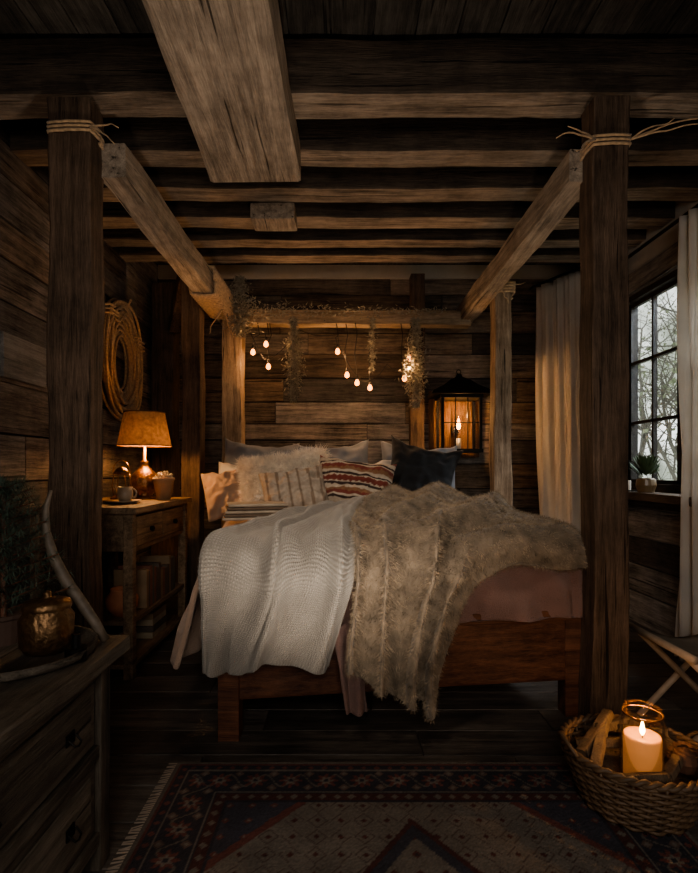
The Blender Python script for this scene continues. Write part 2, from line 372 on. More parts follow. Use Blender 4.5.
def blades(o,n,length,width,mat,name,parent,grav=.5,spread=.6,flip=1):
    dg=C.evaluated_depsgraph_get(); dg.update(); ev=o.evaluated_get(dg); me=ev.to_mesh(); me.calc_loop_triangles()
    V=np.empty(len(me.vertices)*3); me.vertices.foreach_get('co',V); V=V.reshape(-1,3)
    M=np.array(o.matrix_world); V=V@M[:3,:3].T+M[:3,3]
    T=np.empty(len(me.loop_triangles)*3,dtype=np.int64); me.loop_triangles.foreach_get('vertices',T); T=T.reshape(-1,3)
    A,Bv,Cc=V[T[:,0]],V[T[:,1]],V[T[:,2]]; nn=np.cross(Bv-A,Cc-A); ar=np.linalg.norm(nn,axis=1)+1e-12; nn/=ar[:,None]
    ix=np.random.choice(len(T),n,p=ar/ar.sum()); r1=np.sqrt(np.random.rand(n,1)); r2=np.random.rand(n,1)
    P=A[ix]*(1-r1)+Bv[ix]*(r1*(1-r2))+Cc[ix]*(r1*r2)
    d=nn[ix]*flip+np.random.randn(n,3)*spread*.5; d[:,2]-=grav; d/=np.linalg.norm(d,axis=1)[:,None]+1e-9
    sd=np.cross(d,np.random.randn(n,3)); sd/=np.linalg.norm(sd,axis=1)[:,None]+1e-9
    ln=length*(.6+.8*np.random.rand(n,1))
    vs=np.empty((n*3,3)); vs[0::3]=P-sd*width/2; vs[1::3]=P+sd*width/2; vs[2::3]=P+d*ln
    ev.to_mesh_clear()
    m2=D.meshes.new(name); m2.vertices.add(n*3); m2.vertices.foreach_set('co',vs.ravel())
    m2.loops.add(n*3); m2.loops.foreach_set('vertex_index',np.arange(n*3,dtype=np.int32))
    m2.polygons.add(n); m2.polygons.foreach_set('loop_start',np.arange(0,n*3,3,dtype=np.int32))
    m2.update(); m2.validate(); m2.materials.append(mat)
    oo=D.objects.new(name,m2); link(oo)
    oo.parent=parent; oo.matrix_parent_inverse=parent.matrix_world.inverted() if parent else Matrix()
    return oo
C.view_layer.update()
furh=simple('fur_hair',(.29,.225,.155),.9,nscale=20,nvar=.85,bump=0)
blades(th,95000,.018,.0022,furh,'fur_hairs',th,grav=.6)
woolh=simple('wool_fuzz',(.38,.345,.295),.95,nscale=9,nvar=.15,bump=0)
blades(k,25000,.006,.0012,woolh,'wool_fuzz',k,grav=.2)
def tail(a,b):
    z=.50-b*.38; x=.57+(a-.5)*(.12-.03*b)+.05*b
    return B(x,-.06-.022*math.sin(a*9+b*3)-.01*b,z)
o=gridmesh('linen_sash',tail,20,24,pink); finish(o,.014)
# ---------------------------------------------------------------- pillows
def pillow(name,loc,w,h,t,mat,rx=-20,rz=0,ry=0,colf=None,pinch=.07,seed=0,n=34):
    mbp=MB()
    def P(i,j,sg):
        u=-1+2*i/n; v=-1+2*j/n
        x=w/2*u*(1-pinch*(1-v*v)*abs(u)**3); z=h/2*v*(1-pinch*(1-u*u)*abs(v)**3)
        e=max(0,(1-u**2))*max(0,(1-v**2))
        y=sg*t/2*(e**.48)
        nz=noise.noise(Vector((u*2.2+seed,v*2.2,sg*3)))*.04+noise.noise(Vector((u*5+seed,v*5,sg*3)))*.024
        cr=math.sin(math.atan2(v,u)*9+seed)*.013*math.hypot(u,v)
        y+=sg*(nz+cr)*min(1,e*5)
        z+=-.07*(1-u*u)*(v>0)*h*v + .016*noise.noise(Vector((u*3+seed,0,5)))
        return Vector((x,y,z))
    for sg in (-1,1):
        vs=[P(i,j,sg) for j in range(n+1) for i in range(n+1)]; fs=[]
        for j in range(n):
            for i in range(n):
                a=j*(n+1)+i; f=(a,a+1,a+n+2,a+n+1); fs.append(f if sg<0 else f[::-1])
        mbp.add(vs,fs)
    o=mbp.obj(name,[mat],None,True,fix=False)
    import bmesh
    b=bmesh.new(); b.from_mesh(o.data); bmesh.ops.remove_doubles(b,verts=b.verts,dist=1e-5); b.to_mesh(o.data); b.free()
    if colf:
        ca=o.data.color_attributes.new('Col','FLOAT_COLOR','POINT')
        for i,vt in enumerate(o.data.vertices):
            ca.data[i].color=(*colf(vt.co.x/(w/2),vt.co.z/(h/2)),1)
    for pl in o.data.polygons: pl.use_smooth=True
    o.location=loc; o.rotation_euler=(math.radians(rx),math.radians(ry),math.radians(rz))
    C.view_layer.update(); return o
pgrey=simple('grey_linen',(.20,.205,.215),.9,weave=150,bump=.4,bdist=.006,nscale=8,nvar=.1,sheen=.2)
pblk=simple('black_velvet',(.010,.011,.013),.85,weave=150,bump=.4,sheen=.08)
pcream=simple('cream_cotton',(.6,.53,.44),.9,weave=150,bump=.4,bdist=.006,sheen=.2,nvar=.1)
pwhite=simple('white_cotton',(.48,.45,.40),.9,weave=150,bump=.4,bdist=.006,sheen=.2,nvar=.1)
ppink=simple('blush_cotton',(.34,.235,.165),.9,weave=150,bump=.4,bdist=.006,sheen=.2,nvar=.1)
pcol=simple('woven_pattern',(.5,.5,.5),.95,attr='Col',weave=220,bump=.7,bdist=.006,nscale=50,nvar=.15)
pillow('bed_pillow',(-.66,4.24,1.10),.62,.62,.32,pgrey,-14,3,ry=4,seed=1)
pillow('bed_pillow',(-.06,4.30,1.09),.64,.62,.32,pgrey,-14,2,ry=-3,seed=2)
pillow('bed_pillow',(.66,4.36,1.09),.66,.60,.28,pgrey,-12,2,ry=3,seed=3)
pillow('bed_pillow',(.20,4.08,1.02),.58,.46,.26,pwhite,-22,-3,ry=-4,seed=12)
pillow('bed_pillow',(-.70,4.06,1.00),.54,.44,.26,pwhite,-24,8,ry=5,seed=13)
pillow('black_throw_pillow',(.62,3.98,1.12),.58,.54,.30,pblk,-20,-8,ry=12,pinch=.17,seed=4)
fz=pillow('shaggy_throw_pillow',(-.40,3.83,1.07),.66,.44,.26,pcream,-26,6,ry=-8,seed=5)
shagm=simple('shag_wool',(.80,.73,.62),.95,nscale=20,nvar=.3,bump=0)
blades(fz,24000,.055,.0035,shagm,'shag',fz,grav=.3,spread=1.1)
pillow('blush_throw_pillow',(-.83,3.88,.98),.36,.40,.24,ppink,-26,14,ry=-10,seed=6,pinch=.04)
def st1(x,z):
    k=abs((x*3.2)%1-.5); c=(.40,.33,.26)
    return (.23,.17,.12) if k<.12 else c
def st2(x,z):
    cr=(.47,.39,.30); rd=(.19,.05,.035); bk=(.05,.03,.025); og=(.25,.13,.07)
    a=abs(z)
    zz=a+.05*(abs((x*7)%1-.5)*2)
    if a<.12: return rd if zz<.1 else cr
    if a<.20: return bk
    if a<.32: return cr
    if zz<.45: return og
    if a<.55: return rd
    if a<.62: return cr
    if a<.70: return bk
    if a<.86: return cr
    return rd
pillow('striped_cream_pillow',(-.31,3.58,1.0),.46,.38,.24,pcol,-32,8,ry=-9,colf=st1,seed=7,n=60)
pillow('striped_lumbar_pillow',(.10,3.66,1.04),.56,.42,.26,pcol,-26,-6,ry=7,colf=st2,seed=8,n=80)
mb=MB()
for i in range(5):
    z=.85+i*.02
    M=Matrix.Translation((-.52,3.22,z))@Matrix.Rotation(math.radians(10+i*1.5),4,'Z')
    mb.box(-.20+i*.006,.20-i*.004,-.13,.13,0,.018,i%2,M)
mb.obj('folded_blanket',[simple('oat_wool',(.36,.30,.23),.95,weave=150),simple('brown_wool',(.14,.10,.07),.95,weave=150)],bevel=.008)
# ---------------------------------------------------------------- ropes
def coil(mb,c,axis,rx,ry,turns,pitch,r=.009,mi=0,skew=(0,0)):
    pts=[]
    for i in range(turns*24+1):
        a=2*pi*i/24; h=(i/24-turns/2)*pitch
        ca,sa=math.cos(a),math.sin(a)
        k=.86/max(abs(ca),abs(sa)); k=min(1.14,max(k,.9))
        if axis=='Z': pts.append((c[0]+rx*ca*k,c[1]+ry*sa*k,c[2]+h))
        elif axis=='Y': pts.append((c[0]+rx*ca*k+skew[0]*h,c[1]+h,c[2]+ry*sa*k+skew[1]*h))
    mb.tube(pts,r,7,mi)
def loose(mb,p0,d,L,r=.006,n=12,sag=.5,seed=0):
    p0=Vector(p0); d=Vector(d).normalized(); pts=[]
    for i in range(n+1):
        f=i/n; pts.append(p0+d*L*f+Vector((0,0,-sag*L*f*f))+noise.noise_vector(Vector((f*3+seed,seed,0)))*.03*f)
    mb.tube(pts,[r*(1-.5*i/n) for i in range(n+1)],6)
mb=MB(); coil(mb,(1.198,2.36,2.60),'Z',.10,.085,3,.018,.007)
for i,(d,l) in enumerate([((1,-.3,.35),.30),((1,-.6,.1),.24),((-1,-.5,.0),.22),((-.7,-.6,-.5),.20),((.9,-.2,.6),.2),((-1,-.4,.3),.16)]): loose(mb,(1.198+.08*np.sign(d[0]),2.28,2.60),d,l,seed=i,sag=.2,r=.005)
mb.obj('rope_lashing_1',[rope_m],bed,smooth=True)
mb=MB(); coil(mb,(1.18,3.95,2.50),'Z',.14,.12,4,.022,.010)
for i,(d,l) in enumerate([((.4,-.3,-.9),.14),((-.6,-.5,-.6),.16),((-.1,-.2,1),.26),((1,-.2,.2),.16)]): loose(mb,(1.18,3.83,2.50),d,l,seed=i+9,sag=.1)
mb.obj('rope_lashing_2',[rope_m],bed,smooth=True)
mb=MB(); coil(mb,(-.992,4.05,2.521),'Y',.105,.115,16,.034,.012,0,(.04,-.036))
for i,(d,l) in enumerate([((.4,-.3,-.9),.24),((-.3,-.5,-.8),.26)]): loose(mb,(-.93,4.1,2.42),d,l,seed=i+19,sag=.1)
mb.obj('rope_lashing_3',[rope_m],bed,smooth=True)
mb=MB(); coil(mb,(-1.195,2.36,2.66),'Z',.115,.085,3,.018,.007)
for i,(d,l) in enumerate([((1,-.3,-.5),.16),((1,-.2,.1),.14)]): loose(mb,(-1.10,2.29,2.66),d,l,seed=i+30,sag=.2,r=.005)
mb.obj('rope_lashing_4',[rope_m],bed,smooth=True)
mb=MB()
for k_ in range(13):
    ry=.20+.0145*k_*1.0; rz=.31+.0125*k_; pts=[]
    for i in range(64):
        a=2*pi*i/64; wob=1+.03*noise.noise(Vector((math.cos(a)*2,math.sin(a)*2,k_*1.7)))
        pts.append((XL+.035+.02*((k_*7)%3)+.01*math.sin(a*3+k_),4.06+ry*wob*math.cos(a),2.0+rz*wob*math.sin(a)))
    mb.tube(pts,.0105,7,0,True)
for k_ in range(6):
    ry=.12+.02*k_; rz=.20+.02*k_
    mb.tube([(XL+.03+.012*(k_%2),4.06+.02*math.sin(k_)+ry*math.cos(a),1.98+rz*math.sin(a)) for a in np.linspace(0,2*pi,49)[:-1]],.0105,7,0,True)
mb.tube([(XL+.02,4.06,2.42),(XL+.1,4.06,2.44),(XL+.12,4.06,2.48)],.008,6)
for a0 in (.5,2.3):
  coil(mb,(XL+.05,4.06+.32*math.cos(a0),2.0+.42*math.sin(a0)),'Z',.04,.10,3,.03)
mb.obj('rope_coil',[rope_m],smooth=True)
MB().box(XL,XL+.03,2.66,3.05,1.63,1.86).obj('wall_plaque',[wood('grey_board',(.14,.135,.12),(.40,.38,.35),'Y',crack=.3)],bevel=.004)
# ---------------------------------------------------------------- string lights + dried herbs
wire=simple('dark_wire',(.02,.015,.012),.6)
bulbm=emis('bulb_glow',(1,.36,.08),6)
fl=empty('string_lights')
mb=MB(); mg=MB()
allp=[(-.74,2.15,-.70),(-.61,2.03,-.60),(-.02,2.16,-.03),(.145,1.89,.13),(.255,1.85,.26),(.55,1.93,.52),(.59,2.10,.60),(-.63,2.22,-.62),(.06,1.96,.05)]
for i,(x,z,x0) in enumerate(allp):
    y=4.42+.01*(i%3)
    mb.tube([(x0,y,2.40),(x0+.015,y,2.3),((x+x0)/2-.012,y,(z+2.4)/2),(x,y,z+.05)],.0035,5)
    mb.lathe([(.001,.062),(.011,.06),(.012,.03),(.001,.028)],(x,y,z),10)
    mg.lathe([(.001,.03),(.012,.024),(.021,.0),(.017,-.016),(.001,-.026)],(x,y,z),12)
seq=[(-.8,2.44),(-.70,2.20),(-.61,2.08),(-.35,2.34),(-.02,2.30),(.0,2.2),(.145,1.95),(.255,1.92),(.4,2.05),(.55,1.99),(.59,2.15),(.62,2.42)]
pts=[]
for a,b in zip(seq[:-1],seq[1:]):
    for f in np.linspace(0,1,6)[:-1]:
        pts.append((a[0]+(b[0]-a[0])*f,4.41,a[1]+(b[1]-a[1])*f-.03*math.sin(pi*f)))
mb.tube(pts,.003,5)
mb.obj('wire',[wire],fl,True); mg.obj('bulbs',[bulbm],fl,True)
for (x,z) in [(-.68,2.09),(-.02,2.10),(.2,1.83),(.57,2.0)]:
    ld=D.lights.new('string_glow','POINT'); ld.energy=4.8; ld.color=(1,.56,.26); ld.shadow_soft_size=.02; lo=D.objects.new('string_light_source',ld); lo.location=(x,4.36,z); link(lo,fl)
herb=simple('dried_herb',(.24,.215,.165),.9,nscale=30,nvar=.5)
def herbs(name,x,y,z0,z1,rad,n=420):
    mb=MB(); random.seed(int(abs(x)*1000)+3)
    for s in range(5):
        mb.tube([(x+random.uniform(-.3,.3)*rad,y,z1),(x+random.uniform(-.5,.5)*rad,y,(z0+z1)/2),(x+random.uniform(-.4,.4)*rad,y,z0)],.0025,4)
    for i in range(n):
        f=random.random(); z=z0+(z1-z0)*f; r=rad*(.35+.8*math.sin(pi*min(1,f*1.1)))
        c=Vector((x+random.gauss(0,.45)*r,y+random.gauss(0,.4)*r,z)); d=Vector((random.uniform(-1,1),random.uniform(-1,1),random.uniform(-1,.3))).normalized()
        s=d.cross(Vector((random.random(),random.random(),random.random()))).normalized()*.006; L=random.uniform(.02,.045)
        mb.add([c-s*.3,c+s+d*L*.4,c+d*L,c-s+d*L*.4],[(0,1,2,3)])
    return mb.obj(name,[herb])
herbs('dried_herb_bundle',-.385,4.34,1.72,2.42,.08,1200)
herbs('dried_herb_bundle',.63,4.34,1.68,2.42,.095,1400)
herbs('dried_herb_bundle',-.83,4.30,2.26,2.75,.14,1300)
herbs('dried_herb_bundle',.27,4.36,1.98,2.42,.03,260)
mb=MB(); random.seed(77)
for i in range(700):
    f=random.random()**1.9; x=-.85+1.75*f; c=Vector((x,4.40+random.gauss(0,.03),2.49+random.gauss(0,.03)*(1.4-f))); d=Vector((random.uniform(-1,1),random.uniform(-1,.4),random.uniform(-.8,.8))).normalized()
    s=d.cross(Vector((random.random(),random.random(),random.random()))).normalized()*.005; L=random.uniform(.02,.05)
    mb.add([c-s*.3,c+s+d*L*.4,c+d*L,c-s+d*L*.4],[(0,1,2,3)])
mb.obj('dried_garland',[herb])
# ---------------------------------------------------------------- wall lantern
ln=empty('wall_lantern'); cx,cy=1.09,4.78
mb=MB(); w2=.17; zb,zt=1.32,1.83
for sx in (-1,1):
    for sy in (-1,1): mb.box(cx+sx*w2-.012,cx+sx*w2+.012,cy+sy*.12-.012,cy+sy*.12+.012,zb,zt)
for z in (zb,zt-.02):
    mb.box(cx-w2-.02,cx+w2+.02,cy-.14,cy+.14,z-.01,z+.02)
for sx in (-1,1):
    mb.box(cx+sx*.055-.005,cx+sx*.055+.005,cy-.125,cy-.117,zb,zt)
mb.box(cx-w2,cx+w2,cy-.125,cy-.117,1.57,1.58)
rf=[(.28,.19,1.83),(.26,.17,1.86),(.15,.11,1.92),(.09,.07,1.97),(.03,.03,2.0),(.02,.02,2.03)]
vs=[];fs=[]
for (a,b,z) in rf: vs+=[(cx-a,cy-b,z),(cx+a,cy-b,z),(cx+a,cy+b,z),(cx-a,cy+b,z)]
for i in range(len(rf)-1):
    for k_ in range(4): fs.append((i*4+k_,i*4+(k_+1)%4,i*4+4+(k_+1)%4,i*4+4+k_))
fs+=[(3,2,1,0),tuple(len(vs)-4+i for i in range(4))]
mb.add(vs,fs); mb.tube([(cx+.02*math.cos(a),cy,2.05+.02*math.sin(a)) for a in np.linspace(0,2*pi,14)[:-1]],.004,6,0,True)
mb.box(cx-.03,cx+.03,cy+.12,YB,1.5,1.56)
mb.obj('frame',[iron],ln)
MB().box(cx-.24,cx+.24,4.955,4.995,1.27,1.9).obj('backplate',[wood('lantern_board',(.07,.035,.02),(.25,.14,.07),'Z')],ln,bevel=.005)
mb=MB()
for sx in (-1,1): mb.box(cx+sx*w2-.002,cx+sx*w2+.002,cy-.11,cy+.11,zb+.02,zt-.02)
mb.box(cx-w2,cx+w2,cy-.112,cy-.108,zb+.02,zt-.02); mb.obj('panes',[glassm],ln)
mb=MB(); mb.lathe([(.001,0),(.022,0),(.022,.10),(.001,.10)],(cx,cy,zb+.02),16); mb.lathe([(.045,.0),(.05,.08),(.04,.2),(.03,.26)],(cx,cy,zb+.1),20,1); mb.obj('candle_sleeve',[pcream,glassm],ln,True)
MB().lathe([(.001,.09),(.010,.06),(.020,.02),(.014,-.01),(.001,-.02)],(cx,cy,zb+.22),14).obj('bulb',[emis('lantern_glow',(1,.40,.10),14)],ln,True)
ld=D.lights.new('lantern_light','POINT'); ld.energy=13; ld.color=warm; ld.shadow_soft_size=.02; lo=D.objects.new('lantern_light',ld); lo.location=(cx,cy-.06,1.64); link(lo,ln)
# ---------------------------------------------------------------- nightstand
ns=MB(); x0,x1,y0,y1=-1.70,-1.13,2.84,3.86
ns.beam(((x0+x1)/2,y0-.03,.93),((x0+x1)/2,y1+.03,.93),x1-x0+.05,.035,jit=.002,ch=.03)
for x in (x0+.03,x1-.03):
    for y in (y0+.03,y1-.03): ns.beam((x,y,0),(x,y,.915),.055,.055,up=(0,1,0),jit=.002,ch=.06)
ns.box(x0+.02,x1-.03,y0+.02,y0+.04,.70,.915); ns.box(x0+.02,x1-.03,y1-.04,y1-.02,.70,.915); ns.box(x0+.01,x0+.03,y0,y1,.70,.915)
ns.box(x1-.045,x1-.02,y0+.06,y1-.06,.69,.715); ns.box(x1-.045,x1-.02,y0+.06,y1-.06,.895,.915)
for k_ in range(2):
    a=y0+.075+k_*.435; ns.box(x1-.05,x1-.008,a,a+.42,.722,.888)
    ns.lathe([(.001,.0),(.014,.0),(.018,.02),(.001,.028)],(0,0,0),12,1,Matrix.Translation((x1-.008,a+.21,.80))@Matrix.Rotation(pi/2,4,'Y'))
for z in (.32,.08):
    ns.box(x0+.01,x1-.01,y0+.01,y1-.01,z-.025,z)
nso=ns.obj('nightstand',[ns_y,iron],bevel=.003)
mb=MB(); y=3.12; random.seed(5)
bc=[(.20,.09,.06),(.10,.08,.065),(.36,.29,.20),(.09,.10,.085),(.25,.17,.1)]
bm=[simple('book_cover_%d'%i,c,.7) for i,c in enumerate(bc)]
while y<3.62:
    t=random.uniform(.025,.045); h=random.uniform(.18,.25); mi=random.randrange(5)
    mb.box(-1.36,-1.16,y,y+t-.003,.32,.32+h,mi); y+=t
for i in range(4): mb.box(-1.40,-1.18+random.uniform(-.02,.02),3.3,3.56,.08+i*.04,.117+i*.04,random.randrange(5))
mb.obj('row_of_books',bm,bevel=.002)
mb=MB(); mb.lathe([(.001,0),(.05,0),(.085,.05),(.09,.10),(.06,.14),(.065,.155),(.055,.15),(.08,.1),(.001,.01)],(-1.25,2.98,.32),28); mb.obj('copper_pot',[terra],smooth=True)
tl=empty('table_lamp'); lx,ly=-1.36,3.62; z0=.948
mb=MB(); mb.lathe([(.001,0),(.08,0),(.083,.012),(.055,.025),(.05,.03),(.085,.06),(.10,.11),(.09,.16),(.055,.20),(.03,.225),(.026,.25),(.032,.26),(.012,.27),(.010,.36),(.001,.37)],(lx,ly,z0),32,0,None,lambda a,z:.03*math.sin(10*a) if .05<z<.2 else 0)
mb.obj('base',[brass],tl,True)
shm=simple('burlap_shade',(.27,.15,.075),.9,nscale=40,nvar=.4,weave=250,bump=.5,trans=.045)
mb=MB(); mb.lathe([(.18,.37),(.135,.60)],(lx,ly,z0),40); mb.obj('shade',[shm],tl,True)
mb=MB()
for (r,z) in ((.181,.37),(.136,.60)): mb.tube([(lx+r*math.cos(a),ly+r*math.sin(a),z0+z) for a in np.linspace(0,2*pi,41)[:-1]],.004,6,0,True)
mb.tube([(lx-.135,ly,z0+.6),(lx,ly,z0+.58),(lx+.135,ly,z0+.6)],.003,5); mb.tube([(lx,ly,z0+.36),(lx,ly,z0+.6)],.004,5)
mb.obj('shade_rings',[simple('shade_trim',(.12,.05,.02),.8)],tl,True)
MB().lathe([(.001,.05),(.02,.04),(.03,.01),(.02,-.03),(.001,-.035)],(lx,ly+.0,z0+.45),16).obj('bulb',[emis('lamp_bulb',(1,.5,.18),15)],tl,True)
ld=D.lights.new('lamp_light','POINT'); ld.energy=17; ld.color=(1,.52,.20); ld.shadow_soft_size=.03; lo=D.objects.new('lamp_light',ld); lo.location=(lx+.045,ly-.03,z0+.40); link(lo,tl)
mb=MB(); c=(-1.33,3.18,.948)
mb.lathe([(.001,0),(.06,.0),(.11,.012),(.112,.018),(.06,.01),(.001,.008)],c,30)
mb.lathe([(.001,.012),(.035,.012),(.045,.04),(.045,.10),(.04,.10),(.04,.04),(.001,.02)],(c[0]+.02,c[1]-.01,c[2]),24)
mb.tube([(c[0]+.06+.03*math.sin(a),c[1]-.01,c[2]+.06+.028*math.cos(a)) for a in np.linspace(0,pi,10)],.006,8)
mb.obj('coffee_cup_and_saucer',[ceramic],smooth=True)
hl=empty('small_lantern'); c=Vector((-1.42,3.38,.948)); mb=MB()
mb.lathe([(.001,0),(.065,0),(.068,.02),(.05,.035),(.03,.04),(.03,.05),(.001,.05)],c,24)
mb.lathe([(.03,.17),(.05,.175),(.052,.185),(.03,.21),(.015,.22),(.001,.225)],c,24)
for a in np.linspace(0,2*pi,5)[:-1]: mb.tube([c+Vector((.05*math.cos(a),.05*math.sin(a),.03)),c+Vector((.062*math.cos(a),.062*math.sin(a),.10)),c+Vector((.048*math.cos(a),.048*math.sin(a),.18))],.003,5)
mb.tube([c+Vector((.055*math.cos(a),0,.19+.075*math.sin(a))) for a in np.linspace(0,pi,14)],.003,5)
mb.obj('frame',[brass],hl,True)
MB().lathe([(.028,.05),(.045,.09),(.042,.13),(.028,.17)],c,24).obj('chimney',[glassm],hl,True)
MB().lathe([(.001,.05),(.018,.05),(.018,.09),(.001,.09)],c,14).obj('candle',[pcream],hl,True)
mb=MB(); c=(-1.20,3.54,.948); mb.lathe([(.001,0),(.045,0),(.068,.13),(.074,.135),(.072,.15),(.062,.15),(.055,.1),(.001,.09)],c,24)
for i in range(60):
    a=random.random()*6.28; r=random.random()*.06; q0=Vector((c[0]+r*math.cos(a),c[1]+r*math.sin(a),c[2]+.14+random.random()*.045))
    mb.lathe([(.001,-.012),(.013,0),(.001,.014)],q0,6,1)
mb.obj('potted_moss_cup',[simple('tan_pot',(.38,.24,.14),.8),simple('cotton_balls',(.42,.35,.25),.95)],smooth=True)
# ---------------------------------------------------------------- dresser
mb=MB(); X1=-.685; ya,yb=.15,1.55; xb=-1.35
mb.beam(((X1+xb)/2+.01,ya-.03,.622),((X1+xb)/2+.01,yb+.05,.622),X1-xb+.06,.045,jit=.003,step=.06,ch=.04)
for y in (ya+.03,yb-.03,.82):
    for x in (X1-.03,xb+.03): mb.beam((x,y,0),(x,y,.60),.06,.06,up=(0,1,0),jit=.002,mi=1,ch=.04)
mb.box(xb,X1-.04,ya+.01,yb-.01,.10,.60)
for z in (.575,.345,.095): mb.box(X1-.05,X1-.004,ya+.05,yb-.05,z-.018,z+.018)
for (a,b) in ((ya+.075,.775),(.865,yb-.075)):
    for (za,zb_) in ((.372,.548),(.122,.318)):
        mb.box(X1-.05,X1-.012,a,b,za,zb_); mb.box(X1-.03,X1-.006,a+.03,b-.03,za+.025,zb_-.025)
        yc=(a+b)/2
        for yy in (yc+.16,yc-.16):
            z=(za+zb_)/2
            mb.box(X1-.01,X1-.002,yy-.02,yy+.02,z-.012,z+.018,2)
            mb.tube([(X1+.0,yy-.018,z+.006),(X1+.016,yy-.016,z-.010),(X1+.018,yy,z-.015),(X1+.016,yy+.016,z-.010),(X1,yy+.018,z+.006)],.003,6,2)
mb.obj('dresser',[dres_y,dres_z,iron],bevel=.003)
mb=MB(); mb.lathe([(.001,0),(.185,0),(.20,.008),(.205,.028),(.195,.028),(.188,.012),(.001,.010)],(-.875,1.40,.646),40); mb.obj('round_wooden_tray',[dres_y],smooth=True)
mb=MB(); mb.lathe([(.001,0),(.055,0),(.066,.02),(.068,.09),(.055,.112),(.056,.118)],(-.80,1.42,.659),48,0,None,lambda a,z:.025*math.sin(14*a+z*200))
mb.lathe([(.060,.114),(.062,.122),(.058,.134),(.03,.142),(.01,.146),(.012,.156),(.001,.162)],(-.80,1.42,.659),32)
mb.obj('hammered_metal_jar',[oldbrass],smooth=True)
mb=MB(); mb.tube([(-.70,1.38,.647),(-.70,1.38,.68)],.028,16); mb.tube([(-.70,1.38,.68),(-.70,1.38,.715)],.012,10); mb.obj('small_candle_holder',[iron])
pts=[(-.69,1.53,.648),(-.72,1.53,.70),(-.765,1.53,.765),(-.81,1.53,.83),(-.845,1.53,.90),(-.865,1.53,.97),(-.865,1.53,1.04),(-.85,1.53,1.09)]
MB().tube(pts,[.013,.015,.017,.017,.015,.012,.009,.004],10).obj('deer_antler',[simple('antler_bone',(.11,.085,.062),.6,nscale=30,nvar=.4,bump=.6)],smooth=True)
mb=MB(); c=Vector((-.965,1.49,.646)); mb.lathe([(.001,.0),(.045,0),(.055,.08),(.06,.085),(.06,.095),(.05,.095),(.001,.08)],c,20,0)
mb.tube([c+Vector((0,0,.08)),c+Vector((0,0,.46))],.008,6,1)
random.seed(11)
for i in range(70):
    z=.10+.36*i/70; a=i*2.4; L=.18*(1-.75*i/70)+.02; d=Vector((math.cos(a),math.sin(a),.35)).normalized(); p0=c+Vector((0,0,z)); mb.tube([p0,p0+d*L],.002,4,1)
    for j in range(80):
        f=random.random(); q0=p0+d*L*f; e=(d+Vector((random.gauss(0,.8),random.gauss(0,.8),random.gauss(0,.8)))).normalized(); s=e.cross(Vector((0,0,1)))*.002
        mb.add([q0-s,q0+s,q0+e*.04],[(0,1,2)],2)
mb.obj('potted_pine',[dkpot,bed_w,simple('pine_needles',(.06,.09,.065),.8)])
# ---------------------------------------------------------------- window
wn=MB(); X=XR+.02
wn.box(XR-.03,XR+TW,wy0-.08,wy0+.03,wz0-.03,wz1+.05); wn.box(XR-.03,XR+TW,wy1-.02,wy1+.08,wz0-.03,wz1+.05); wn.box(XR-.03,XR+TW,wy0,wy1,wz1-.02,wz1+.08); wn.box(XR-.02,XR+TW,wy0,wy1,wz0-.03,wz0+.03)
nc=4
for i in range(nc+1):
    y=wy0+.03+(wy1-wy0-.05)*i/nc; w=.028 if i in(0,2,4) else .011
    wn.box(X,X+.03,y-w,y+w,wz0+.03,wz1-.02)
for j in range(4):
    z=wz0+.03+(wz1-wz0-.05)*j/3; w=.028 if j in(0,3) else .011
    wn.box(X,X+.03,wy0+.03,wy1-.02,z-w,z+w)
wn.box(X+.013,X+.017,wy0+.03,wy1-.02,wz0+.03,wz1-.02,1)
wn.obj('window_1',[win_w,winglass])
MB().beam((XR-.07,2.7,.965),(XR-.07,4.28,.965),.28,.055,jit=.003).obj('trim_1',[wood('sill_wood',(.03,.022,.016),(.16,.115,.08),'Y')])
mb=MB(); c=Vector((2.13,3.62,.994)); mb.lathe([(.001,0),(.05,0),(.065,.05),(.06,.09),(.045,.10),(.001,.09)],c,20)
for i in range(260):
    a=random.random()*6.28; e=Vector((math.cos(a)*.6,math.sin(a)*.6,random.uniform(.4,1.8))).normalized(); q0=c+Vector((0,0,.09)); L=random.uniform(.06,.17); s=e.cross(Vector((0,0,1))).normalized()*.008
    q1=q0+e*L; mb.add([q0+e*L*.5,q1-s,q1+e*.025,q1+s],[(0,1,2,3)],1)
mb.obj('potted_plant',[simple('amber_pot',(.2,.13,.07),.3),simple('plant_leaves',(.06,.09,.04),.7)])
mb=MB(); c=Vector((2.11,3.82,.994))
for sx in(-1,1):
    for sy in (-1,1): mb.tube([c+Vector((sx*.05,sy*.05,0)),c+Vector((sx*.05,sy*.05,.17)),c+Vector((0,0,.23))],.004,5)
    mb.tube([c+Vector((sx*.05,-.05,.17)),c+Vector((sx*.05,.05,.17))],.004,5)
mb.box(c.x-.055,c.x+.055,c.y-.055,c.y+.055,c.z,c.z+.01); mb.lathe([(.001,.01),(.025,.01),(.025,.08),(.001,.08)],c,14,1)
mb.obj('tabletop_lantern',[iron,pcream])
linen=simple('linen_curtain',(.74,.70,.64),.9,nscale=6,nvar=.08,weave=180,bump=.3,trans=.3)
